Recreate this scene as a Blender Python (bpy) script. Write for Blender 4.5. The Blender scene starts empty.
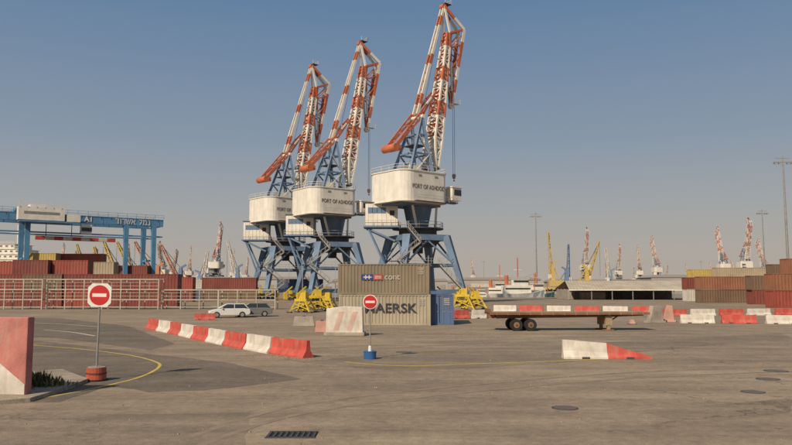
import bpy, math, random
from mathutils import Vector, Matrix
random.seed(7)
C=bpy.context.scene.collection
F=700.0; H=3.3; CX=396.0; CY=222.5
TH=math.atan(63.5/F)
def ray(px,py):
    x=(px-CX)/F; y=(CY-py)/F
    return Vector((x, math.cos(TH)-y*math.sin(TH), math.sin(TH)+y*math.cos(TH)))
def W(px,py,D):
    d=ray(px,py); t=D/d.y
    return Vector((d.x*t, D, H+d.z*t))
def G(px,py,z=0.0):
    d=ray(px,py); t=(z-H)/d.z
    return Vector((d.x*t,d.y*t,z))
def XG(px,D):
    py=CY+ (F*math.tan(TH)) + H*F/D
    return W(px,py,D).x
# ---------------- materials
MATS={}
def mat(name,col,rough=0.6,var=0.25,scale=2.0,dirt=0.0,dirtcol=(0.12,0.08,0.05),metal=0.0,streak=True,bump=0.0):
    if name in MATS: return MATS[name]
    m=bpy.data.materials.new(name); m.use_nodes=True
    nt=m.node_tree; N=nt.nodes; L=nt.links
    b=N['Principled BSDF']
    b.inputs['Roughness'].default_value=rough; b.inputs['Metallic'].default_value=metal
    try: b.inputs['Specular IOR Level'].default_value=0.3
    except: pass
    tc=N.new('ShaderNodeTexCoord')
    n1=N.new('ShaderNodeTexNoise'); n1.inputs['Scale'].default_value=scale; n1.inputs['Detail'].default_value=6
    L.new(tc.outputs['Object'],n1.inputs['Vector'])
    r1=N.new('ShaderNodeMapRange'); r1.inputs['From Min'].default_value=0.3; r1.inputs['From Max'].default_value=0.7
    r1.inputs['To Min'].default_value=1-var; r1.inputs['To Max'].default_value=1+var*0.4
    L.new(n1.outputs['Fac'],r1.inputs['Value'])
    mul=N.new('ShaderNodeVectorMath'); mul.operation='SCALE'
    mul.inputs[0].default_value=col[:3]
    L.new(r1.outputs['Result'],mul.inputs['Scale'])
    out=mul.outputs['Vector']
    if dirt>0:
        mp=N.new('ShaderNodeMapping'); mp.inputs['Scale'].default_value=(1.7,1.7,0.35 if streak else 1.7)
        L.new(tc.outputs['Object'],mp.inputs['Vector'])
        n2=N.new('ShaderNodeTexNoise'); n2.inputs['Scale'].default_value=scale*1.3; n2.inputs['Detail'].default_value=9; n2.inputs['Roughness'].default_value=0.7
        L.new(mp.outputs['Vector'],n2.inputs['Vector'])
        r2=N.new('ShaderNodeMapRange'); r2.inputs['From Min'].default_value=0.48; r2.inputs['From Max'].default_value=0.72
        r2.inputs['To Min'].default_value=0; r2.inputs['To Max'].default_value=dirt
        L.new(n2.outputs['Fac'],r2.inputs['Value'])
        mx=N.new('ShaderNodeMix'); mx.data_type='RGBA'
        L.new(r2.outputs['Result'],mx.inputs[0]); L.new(out,mx.inputs[6]); mx.inputs[7].default_value=(*dirtcol,1)
        out=mx.outputs[2]
    L.new(out,b.inputs['Base Color'])
    if bump>0:
        n3=N.new('ShaderNodeTexNoise'); n3.inputs['Scale'].default_value=scale*12; n3.inputs['Detail'].default_value=4
        L.new(tc.outputs['Object'],n3.inputs['Vector'])
        bp=N.new('ShaderNodeBump'); bp.inputs['Strength'].default_value=bump; bp.inputs['Distance'].default_value=0.02
        L.new(n3.outputs['Fac'],bp.inputs['Height']); L.new(bp.outputs['Normal'],b.inputs['Normal'])
    MATS[name]=m; return m
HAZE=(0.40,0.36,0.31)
def hz(c,f): return tuple(c[i]*(1-f)+HAZE[i]*f for i in range(3))  # paints distance haze into a base colour; there is no haze volume
cWHITE=(0.72,0.67,0.58); cRED=(0.50,0.14,0.065); cBLUE=(0.125,0.195,0.295)
M_white=mat('white_paint',cWHITE,0.6,0.15,0.5,0.3,(0.42,0.34,0.25))
M_orange=mat('orange_paint',cRED,0.6,0.25,0.6,0.4,(0.34,0.18,0.10))
M_blue=mat('blue_paint',cBLUE,0.6,0.25,0.5,0.45,(0.22,0.21,0.21))
M_stair=mat('stair_grey',(0.42,0.40,0.36),0.6,0.2,1,0.4,(0.25,0.2,0.15))
M_dark=mat('dark_steel',(0.065,0.066,0.07),0.6,0.3,1)
M_grey=mat('galvanised_steel',(0.30,0.29,0.27),0.5,0.2,2,0.2,metal=0.3)
M_yellow=mat('yellow_paint',(0.62,0.43,0.04),0.5,0.2,1,0.3)
M_glass=mat('dark_glass',(0.03,0.04,0.05),0.12,0.1,1)
M_bred=mat('barrier_red',(0.50,0.075,0.055),0.75,0.3,1.5,0.6,(0.38,0.24,0.17),bump=0.3)
M_bwhite=mat('barrier_white',(0.62,0.56,0.48),0.8,0.25,1.5,0.65,(0.34,0.27,0.20),bump=0.3)
M_conc=mat('concrete',(0.36,0.31,0.25),0.85,0.3,1.5,0.4,bump=0.5)
M_rubber=mat('rubber',(0.022,0.021,0.02),0.85,0.2,4)
M_cream=mat('cream_steel',(0.47,0.42,0.34),0.6,0.2,1,0.5,(0.26,0.18,0.11))
M_signred=mat('sign_red',(0.50,0.025,0.025),0.45,0.12,3,0.15)
M_signwhite=mat('sign_white',(0.70,0.68,0.62),0.45,0.08,3,0.15)
M_dull=mat('dull_white_mark',(.5,.46,.4))
# ---------------- mesh builder
class MB:
    def __init__(s): s.v=[];s.f=[];s.m=[];s.mats=[]
    def mi(s,m):
        if m not in s.mats: s.mats.append(m)
        return s.mats.index(m)
    def add(s,vs,fs,m):
        o=len(s.v); k=s.mi(m)
        s.v+= [Vector(v) for v in vs]
        for f in fs: s.f.append([i+o for i in f]); s.m.append(k)
    def box(s,c,d,m,rz=0.0,top=None):
        a,b,h=d[0]/2,d[1]/2,d[2]/2
        ta,tb=(a,b) if top is None else (top[0]/2,top[1]/2)
        vs=[(-a,-b,-h),(a,-b,-h),(a,b,-h),(-a,b,-h),(-ta,-tb,h),(ta,-tb,h),(ta,tb,h),(-ta,tb,h)]
        R=Matrix.Rotation(rz,3,'Z')
        vs=[R@Vector(v)+Vector(c) for v in vs]
        s.add(vs,[(0,3,2,1),(4,5,6,7),(0,1,5,4),(1,2,6,5),(2,3,7,6),(3,0,4,7)],m)
    def beam(s,p1,p2,w,h,m,w2=None,h2=None,side=None):
        p1=Vector(p1);p2=Vector(p2);d=(p2-p1).normalized()
        w2=w if w2 is None else w2; h2=h if h2 is None else h2
        if side is None:
            side=d.cross(Vector((0,0,1)))
            if side.length<0.05: side=Vector((1,0,0))
        side=Vector(side); side=(side-d*side.dot(d)).normalized(); up=side.cross(d).normalized()
        vs=[]
        for p,a,b in((p1,w/2,h/2),(p2,w2/2,h2/2)):
            vs+=[p-side*a-up*b,p+side*a-up*b,p+side*a+up*b,p-side*a+up*b]
        s.add(vs,[(3,2,1,0),(4,5,6,7),(0,1,5,4),(1,2,6,5),(2,3,7,6),(3,0,4,7)],m)
    def bands(s,p1,p2,w,h,ms,n,w2=None,h2=None,side=None):
        p1=Vector(p1);p2=Vector(p2); w2=w if w2 is None else w2; h2=h if h2 is None else h2
        for i in range(n):
            a=i/n;b=(i+1)/n
            s.beam(p1.lerp(p2,a),p1.lerp(p2,b),w+(w2-w)*a,h+(h2-h)*a,ms[i%len(ms)],w+(w2-w)*b,h+(h2-h)*b,side)
    def cyl(s,p1,p2,r,m,n=12,r2=None,cap=True):
        p1=Vector(p1);p2=Vector(p2);d=(p2-p1).normalized(); r2=r if r2 is None else r2
        a=d.cross(Vector((0,0,1)))
        if a.length<0.05:a=Vector((1,0,0))
        a.normalize(); b=d.cross(a)
        vs=[];
        for p,q in((p1,r),(p2,r2)):
            for i in range(n):
                t=2*math.pi*i/n; vs.append(p+a*math.cos(t)*q+b*math.sin(t)*q)
        fs=[(i,(i+1)%n,n+(i+1)%n,n+i) for i in range(n)]
        if cap: fs+=[tuple(range(n))[::-1],tuple(range(n,2*n))]
        s.add(vs,fs,m)
    def prism(s,poly,y0,y1,m):
        n=len(poly)
        vs=[(p[0],y0,p[1]) for p in poly]+[(p[0],y1,p[1]) for p in poly]
        s.add(vs,[(i,(i+1)%n,n+(i+1)%n,n+i) for i in range(n)]+[tuple(range(n))[::-1],tuple(range(n,2*n))],m)
    def prismz(s,poly,z0,z1,m,sc=1.0):
        n=len(poly)
        vs=[(p[0],p[1],z0) for p in poly]+[(p[0]*sc,p[1]*sc,z1) for p in poly]
        s.add(vs,[(i,(i+1)%n,n+(i+1)%n,n+i) for i in range(n)]+[tuple(range(n))[::-1],tuple(range(n,2*n))],m)
    def loft(s,secs,m,caps=True):
        n=len(secs[0]); vs=[v for sec in secs for v in sec]; fs=[]
        for k in range(len(secs)-1):
            for i in range(n): fs.append((k*n+i,k*n+(i+1)%n,(k+1)*n+(i+1)%n,(k+1)*n+i))
        if caps: fs+=[tuple(range(n))[::-1],tuple((len(secs)-1)*n+i for i in range(n))]
        s.add(vs,fs,m)
    def lattice(s,p1,p2,w1,w2,h1,h2,n,chord,brace,ms,side=(0,1,0)):
        p1=Vector(p1);p2=Vector(p2);d=(p2-p1).normalized();side=Vector(side);up=side.cross(d).normalized()
        def cor(t):
            p=p1.lerp(p2,t);a=(w1+(w2-w1)*t)/2;b=(h1+(h2-h1)*t)/2
            return [p-side*a-up*b,p+side*a-up*b,p+side*a+up*b,p-side*a+up*b]
        for i in range(n):
            A=cor(i/n);B=cor((i+1)/n);m=ms[i%len(ms)]
            for k in range(4):
                s.beam(A[k],B[k],chord,chord,m,side=side)
                l=(k+1)%4
                s.beam(B[k],B[l],brace,brace,m)
                if (i+k)%2: s.beam(A[k],B[l],brace,brace,m)
                else: s.beam(A[l],B[k],brace,brace,m)
    def rail(s,pts,h,m,r=0.05,posts=1.5,close=False,levels=2):
        P=[Vector(p) for p in pts]
        if close:P.append(P[0])
        for a,b in zip(P[:-1],P[1:]):
            for k in range(1,levels+1):
                z=Vector((0,0,h*k/levels)); s.beam(a+z,b+z,r,r,m)
            n=max(1,int((b-a).length/posts))
            for i in range(n+1):
                q=a.lerp(b,i/n); s.beam(q,q+Vector((0,0,h)),r,r,m)
    def merge(s,o,rz=0.0,off=(0,0,0)):
        R=Matrix.Rotation(rz,3,'Z');k0=len(s.v)
        s.v+=[R@v+Vector(off) for v in o.v]
        for f,m in zip(o.f,o.m): s.f.append([i+k0 for i in f]); s.m.append(s.mi(o.mats[m]))
    def mesh(s,name):
        me=bpy.data.meshes.new(name); me.from_pydata([tuple(v) for v in s.v],[],s.f)
        for m in s.mats: me.materials.append(m)
        me.polygons.foreach_set('material_index',s.m)
        import bmesh
        bm=bmesh.new(); bm.from_mesh(me); bmesh.ops.recalc_face_normals(bm,faces=bm.faces); bm.to_mesh(me); bm.free()
        me.update(); return me
def obj(name,data,parent=None,loc=(0,0,0),rz=0.0,label=None,cat=None,group=None,kind=None,bevel=0):
    o=bpy.data.objects.new(name,data.mesh(name) if isinstance(data,MB) else data)
    C.objects.link(o); o.location=loc; o.rotation_euler=(0,0,rz)
    if parent: o.parent=parent
    if label:o['label']=label
    if cat:o['category']=cat
    if group:o['group']=group
    if kind:o['kind']=kind
    if bevel:
        b=o.modifiers.new('b','BEVEL'); b.width=bevel; b.segments=2; b.limit_method='ANGLE'
    return o
def clone(o,loc,label=None):
    n=o.copy(); C.objects.link(n); n.location=loc
    if label:n['label']=label
    for ch in [c for c in C.objects if c.parent==o]:
        k=ch.copy(); C.objects.link(k); k.parent=n
    return n
def text(body,size,m,parent,loc,rot,name='lettering',ext=0.01,align='CENTER',sx=1.0,bold=0.0):
    cu=bpy.data.curves.new('t','FONT'); cu.body=body; cu.size=size; cu.extrude=ext; cu.align_x=align; cu.align_y='CENTER'; cu.offset=bold
    t=bpy.data.objects.new('t',cu); C.objects.link(t); bpy.context.view_layer.update()
    me=bpy.data.meshes.new_from_object(t.evaluated_get(bpy.context.evaluated_depsgraph_get()))
    bpy.data.objects.remove(t)
    me.materials.clear(); me.materials.append(m)
    o=obj(name,me,parent,loc); o.rotation_euler=rot; o.scale=(sx,1,1)
    return o
def hebrew(size,m,parent,loc,rz,y=0.0):
    # stroke-built letters, drawn from the reader's left: the name of the port
    L_={'d':(.80,[[(0,1),(.74,1)],[(.6,1),(.6,0)]]),'v':(.42,[[(.06,1),(.26,1),(.26,0)]]),
        's':(.98,[[(0,1),(.10,.04),(.60,.04),(.86,1)],[(.43,1),(.36,.45),(.16,.38)]]),
        'a':(.90,[[(0,1),(.78,0)],[(.74,1),(.70,.62),(.50,.40)],[(.06,0),(.08,.40),(.28,.62)]]),
        ' ':(.5,[]),'l':(.78,[[(.02,1.38),(.02,1),(.62,1),(.58,.65),(.24,0)]]),
        'm':(.92,[[(.02,1),(.16,.72),(.06,0)],[(.14,.74),(.40,1),(.64,.98),(.76,.6),(.74,0),(.40,0)]]),
        'n':(.62,[[(.12,1),(.38,1),(.44,.8),(.44,0),(.0,0)]])}
    q=MB(); x=0; word='dvdsa lmn'; tot=sum(L_[c][0]+.12 for c in word)*size
    for ch in word:
        w_,st=L_[ch]
        for s_ in st:
            for a,b in zip(s_[:-1],s_[1:]):
                A=Vector((x-tot/2+a[0]*size,0,(a[1]-.5)*size));B=Vector((x-tot/2+b[0]*size,0,(b[1]-.5)*size)); d=(B-A).normalized()*size*.06
                q.beam(A-d,B+d,.03,size*.15,m,side=(0,1,0))
        x+=(w_+.12)*size
    return obj('lettering',q,parent,loc,rz)
# ---------------- world, sun, camera
sun_az=math.radians(214); sun_el=math.radians(38)
w=bpy.data.worlds.new('World'); bpy.context.scene.world=w; w.use_nodes=True
nt=w.node_tree;N=nt.nodes;L=nt.links
bg=N['Background']; bg.inputs['Strength'].default_value=0.1
sk=N.new('ShaderNodeTexSky'); sk.sky_type='NISHITA'; sk.sun_disc=False; sk.sun_elevation=sun_el; sk.sun_rotation=sun_az; sk.dust_density=4; sk.air_density=1.2
tc=N.new('ShaderNodeTexCoord'); sp=N.new('ShaderNodeSeparateXYZ'); L.new(tc.outputs['Generated'],sp.inputs[0])
rp=N.new('ShaderNodeValToRGB'); L.new(sp.outputs['Z'],rp.inputs['Fac'])
els=rp.color_ramp.elements
els[0].position=0.0; els[0].color=(0.46,0.40,0.345,1)
els[1].position=1.0; els[1].color=(0.07,0.14,0.28,1)
for p,c in ((0.04,(0.44,0.40,0.355)),(0.10,(0.37,0.375,0.375)),(0.20,(0.245,0.305,0.385)),(0.38,(0.125,0.218,0.36))):
    e=els.new(p); e.color=(*c,1)
sc=N.new('ShaderNodeVectorMath'); sc.operation='SCALE'; sc.inputs['Scale'].default_value=10
L.new(rp.outputs['Color'],sc.inputs[0])
fr=N.new('ShaderNodeMapRange'); fr.inputs['From Min'].default_value=0.4; fr.inputs['From Max'].default_value=0.9; fr.inputs['To Min'].default_value=0.93; fr.inputs['To Max'].default_value=0.3
L.new(sp.outputs['Z'],fr.inputs['Value'])
mx=N.new('ShaderNodeMix'); mx.data_type='RGBA'
L.new(fr.outputs['Result'],mx.inputs[0]); L.new(sk.outputs['Color'],mx.inputs[6]); L.new(sc.outputs['Vector'],mx.inputs[7])
L.new(mx.outputs[2],bg.inputs['Color'])
sl=bpy.data.lights.new('sun','SUN'); sl.energy=4.4; sl.angle=math.radians(0.6); sl.color=(1.0,0.87,0.69)
so=bpy.data.objects.new('sun',sl); C.objects.link(so)
S=Vector((math.sin(sun_az)*math.cos(sun_el),math.cos(sun_az)*math.cos(sun_el),math.sin(sun_el)))
so.rotation_euler=S.to_track_quat('Z','Y').to_euler()
cd=bpy.data.cameras.new('camera'); cam=bpy.data.objects.new('camera',cd); C.objects.link(cam)
cam.location=(0,0,H); cam.rotation_euler=(math.pi/2+TH,0,0); cd.sensor_width=36; cd.lens=F/792*36; cd.clip_end=9000
bpy.context.scene.camera=cam
sc_=bpy.context.scene; sc_.view_settings.view_transform='Standard'
try: sc_.view_settings.look='None'
except: pass
sc_.view_settings.exposure=0
# ---------------- ground
def ground_mat(name,base,dark,s=1.0,crack=True):
    m=bpy.data.materials.new(name); m.use_nodes=True; nt=m.node_tree;N=nt.nodes;L=nt.links;b=N['Principled BSDF']
    b.inputs['Roughness'].default_value=0.9; b.inputs['Specular IOR Level'].default_value=0.2
    tc=N.new('ShaderNodeTexCoord')
    def noise(scale,detail,mp=None,rough=0.6):
        n=N.new('ShaderNodeTexNoise'); n.inputs['Scale'].default_value=scale; n.inputs['Detail'].default_value=detail; n.inputs['Roughness'].default_value=rough
        if mp:
            q=N.new('ShaderNodeMapping'); q.inputs['Scale'].default_value=mp[0]; q.inputs['Rotation'].default_value=(0,0,mp[1]); L.new(tc.outputs['Object'],q.inputs['Vector']); L.new(q.outputs['Vector'],n.inputs['Vector'])
        else: L.new(tc.outputs['Object'],n.inputs['Vector'])
        return n.outputs['Fac']
    def rng(x,a,c,d,e):
        r=N.new('ShaderNodeMapRange'); r.inputs['From Min'].default_value=a;r.inputs['From Max'].default_value=c;r.inputs['To Min'].default_value=d;r.inputs['To Max'].default_value=e
        L.new(x,r.inputs['Value']); return r.outputs['Result']
    def mul(a,c):
        q=N.new('ShaderNodeMath'); q.operation='MULTIPLY'; L.new(a,q.inputs[0]); L.new(c,q.inputs[1]); return q.outputs[0]
    big=rng(noise(0.07*s,6,None,0.65),0.40,0.60,0,1)
    mxx=N.new('ShaderNodeMix'); mxx.data_type='RGBA'; L.new(big,mxx.inputs[0]); mxx.inputs[6].default_value=(*base,1); mxx.inputs[7].default_value=(*dark,1)
    v=rng(noise(0.5,8,None,0.7),0.3,0.7,0.80,1.14)
    v=mul(v,rng(noise(1.0,6,((0.05,0.9,1),0.12)),0.35,0.65,0.87,1.07))
    v=mul(v,rng(noise(1.0,5,((0.04,0.6,1),-0.5)),0.40,0.62,1.04,0.87))
    v=mul(v,rng(noise(1.0,4,((0.02,2.2,1),0.3)),0.52,0.66,1.0,0.88))
    v=mul(v,rng(noise(30,3),0.3,0.7,0.78,1.2))
    v=mul(v,rng(noise(4,6,None,0.75),0.35,0.65,0.85,1.1))
    v=mul(v,rng(noise(0.9,3,None,0.5),0.64,0.74,1.0,0.74))
    v=mul(v,rng(noise(2.3,2,None,0.5),0.68,0.76,1.0,0.68))
    if crack:
        vo=N.new('ShaderNodeTexVoronoi'); vo.feature='DISTANCE_TO_EDGE'; vo.inputs['Scale'].default_value=0.13
        nn=N.new('ShaderNodeTexNoise'); nn.inputs['Scale'].default_value=0.9; nn.inputs['Detail'].default_value=7; nn.inputs['Roughness'].default_value=0.7; L.new(tc.outputs['Object'],nn.inputs['Vector'])
        ad=N.new('ShaderNodeVectorMath'); ad.operation='MULTIPLY_ADD'; L.new(nn.outputs['Color'],ad.inputs[0]); ad.inputs[1].default_value=(3,3,0); L.new(tc.outputs['Object'],ad.inputs[2])
        L.new(ad.outputs[0],vo.inputs['Vector'])
        cr=rng(vo.outputs['Distance'],0.0,0.005,0.0,1.0)
        msk=rng(noise(0.12,2),0.44,0.56,1.0,0.6)
        mm=N.new('ShaderNodeMath'); mm.operation='MAXIMUM'; L.new(cr,mm.inputs[0]); L.new(msk,mm.inputs[1])
        v=mul(v,mm.outputs[0])
    s2=N.new('ShaderNodeVectorMath'); s2.operation='SCALE'; L.new(mxx.outputs[2],s2.inputs[0]); L.new(v,s2.inputs['Scale'])
    L.new(s2.outputs['Vector'],b.inputs['Base Color'])
    bp=N.new('ShaderNodeBump'); bp.inputs['Strength'].default_value=0.5; bp.inputs['Distance'].default_value=0.02
    L.new(noise(25,4),bp.inputs['Height']); L.new(bp.outputs['Normal'],b.inputs['Normal'])
    return m
GM=ground_mat('yard_asphalt',(0.335,0.258,0.178),(0.265,0.207,0.147))
DM=ground_mat('dark_asphalt',(0.205,0.163,0.121),(0.168,0.136,0.104),2)
g=MB()
xs=[-4000,-70,300,4000]; ys=[-60,205,430,7000]
vs=[(x,y,0) for y in ys for x in xs]
fs=[]
for j in range(3):
    for i in range(3):
        if i==1 and j==1: continue
        fs.append((j*4+i,j*4+i+1,(j+1)*4+i+1,(j+1)*4+i))
g.add(vs,fs,GM)
g.add([(-70,205,0),(300,205,0),(300,205,-3),(-70,205,-3)],[(0,1,2,3)],M_conc)
g.add([(-70,430,0),(300,430,0),(300,430,-3),(-70,430,-3)],[(0,1,2,3)],M_conc)
g.add([(-70,205,0),(-70,430,0),(-70,430,-3),(-70,205,-3)],[(0,1,2,3)],M_conc)
g.add([(300,205,0),(300,430,0),(300,430,-3),(300,205,-3)],[(0,1,2,3)],M_conc)
obj('ground',g,kind='structure')
mw=mat('harbour_water',(0.05,0.08,0.09),0.15,0.2,0.3,bump=0.6)
wt=MB(); wt.add([(-75,200,-1.6),(305,200,-1.6),(305,435,-1.6),(-75,435,-1.6)],[(0,1,2,3)],mw)
obj('water',wt,kind='structure')
def spline(P,k=8):
    out=[]
    for i in range(len(P)-1):
        a=P[max(i-1,0)];b=P[i];c=P[i+1];d=P[min(i+2,len(P)-1)]
        for j in range(k):
            t=j/k
            out.append(0.5*((2*b)+(c-a)*t+(2*a-5*b+4*c-d)*t*t+(3*b-a-3*c+d)*t**3))
    out.append(P[-1]); return out
def flat(name,pix,m,z=0.004):
    q=MB(); P=[G(*p) for p in pix]; E=[]
    for i in range(len(P)):
        a=P[i];b=P[(i+1)%len(P)]; k=max(1,int((b-a).length/0.7)); k=min(k,60)
        nrm=Vector((-(b-a).y,(b-a).x,0)).normalized()
        for j in range(k): E.append(a.lerp(b,j/k)+nrm*random.uniform(-.07,.07))
    q.add([(p.x,p.y,z) for p in E],[tuple(range(len(E)))],m)
    return obj(name,q,kind='structure')
def stripe(name,pix,wd,m,z=0.009):
    P=spline([G(*p) for p in pix]); q=MB();vs=[]
    for i,p in enumerate(P):
        d=(P[min(i+1,len(P)-1)]-P[max(i-1,0)]).normalized(); s=Vector((-d.y,d.x,0))*wd/2
        vs+=[(p.x+s.x,p.y+s.y,z),(p.x-s.x,p.y-s.y,z)]
    q.add(vs,[(2*i,2*i+1,2*i+3,2*i+2) for i in range(len(P)-1)],m)
    return obj(name,q,kind='structure')
def worn(name,col,under):
    return mat(name,col,0.8,0.2,3,0.95,under,streak=False)
ML=worn('worn_yellow_line',(0.60,0.43,0.07),(0.28,0.21,0.14))
MW=worn('worn_white_line',(0.6,0.55,0.46),(0.26,0.20,0.135))
MS=mat('tyre_mark',(0.255,0.196,0.137),0.9,0.25,1.2,1.0,(0.300,0.230,0.158),streak=False)
flat('road',[(-60,338),(40,341),(110,349),(150,354),(225,362),(302,379),(262,384),(205,390),(150,392),(110,386),(60,402),(-60,404)],DM)
flat('road',[(-60,318),(60,318),(128,326),(175,344),(150,350),(60,338),(-60,334)],DM)
PM=ground_mat('pavement_concrete',(0.40,0.33,0.25),(0.34,0.28,0.21),3,False)
pv=MB(); pp=[(-60,378),(18,375),(62,372),(88,382),(62,392),(30,402),(-60,410)]
P=[G(*p) for p in pp]; n=len(P)
pv.add([(p.x,p.y,0.0) for p in P]+[(p.x,p.y,0.12) for p in P],[tuple(range(n,2*n))]+[(i,(i+1)%n,n+(i+1)%n,n+i) for i in range(n)],PM)
obj('pavement',pv,kind='structure')
stripe('road_marking',[(30,345),(80,349),(128,355),(156,362),(158,368),(140,377),(105,386),(60,395),(20,401),(-20,405)],0.13,ML)
stripe('road_marking',[(345,362),(400,366),(470,364),(560,361),(640,357)],0.16,ML)
stripe('road_marking',[(44,330),(70,332),(95,336)],0.2,MW)
stripe('road_marking',[(20,322),(60,324),(100,327)],0.15,MW)
for k,pts in enumerate(([(180,440),(300,405),(470,385),(640,372),(800,366)],[(230,352),(360,346),(480,340),(640,336)])):
    stripe('road_marking',pts,0.22,MS,0.005+0.0006*k)
    stripe('road_marking',[(a+6,b+ (b-300)*0.075) for a,b in pts],0.22,MS,0.0053+0.0006*k)
flat('road',[(300,362),(400,352),(560,345),(780,333),(792,338),(640,352),(560,363),(470,368),(400,371)],ground_mat('worn_asphalt',(0.265,0.208,0.146),(0.225,0.177,0.127),1.5),0.0035)
flat('road',[(640,410),(792,398),(792,412),(690,425)],ground_mat('patched_asphalt',(0.275,0.213,0.149),(0.245,0.191,0.135),1.5),0.003)
flat('road',[(-60,425),(120,415),(250,412),(240,460),(-60,460)],ground_mat('old_patch_asphalt',(0.265,0.207,0.146),(0.235,0.185,0.132),1.5),0.003)
for k,(px,py,r) in enumerate([(565,408,0.36),(753,392,0.36),(768,379,0.4),(776,371,0.45),(404,352,0.4)]):
    q=MB(); q.cyl((0,0,0.0),(0,0,0.012),r,M_dark,24); q.cyl((0,0,0.012),(0,0,0.016),r*0.85,mat('cast_iron',(0.14,0.11,0.085),0.6,0.3,6),24)
    obj('manhole_cover',q,loc=G(px,py),label='round dark iron manhole cover set in the asphalt',cat='manhole cover',group='manhole covers in the yard')
q=MB()
for i in range(9): q.box((-0.5+i*0.125,0,0.012),(0.05,0.62,0.024),M_dark)
q.box((0,0.31,0.012),(1.1,0.05,0.024),M_dark);q.box((0,-0.31,0.012),(1.1,0.05,0.024),M_dark); q.box((0,0,0.004),(1.1,0.6,0.004),M_rubber)
obj('drain_grate',q,loc=G(292,435),label='rectangular dark iron drain grate in asphalt',cat='drain grate')
gs=mat('stone',(0.30,0.24,0.18),0.9,0.5,3)
q=MB()
for i in range(1100):
    y=random.uniform(12,60); x=random.uniform(-.6,.6)*y
    if random.random()<0.5:
        t=random.random(); p=G(309,358).lerp(G(207,341),t); x=p.x+random.gauss(0,.6); y=p.y-abs(random.gauss(0,.5))-.3
    r=random.uniform(.008,.03)
    q.box((x,y,r*.5),(r*2,r*1.6,r*1.2),gs,random.uniform(0,3),top=(r,r))
obj('gravel',q,label='loose small stones scattered on the asphalt',cat='gravel',kind='stuff')

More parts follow.
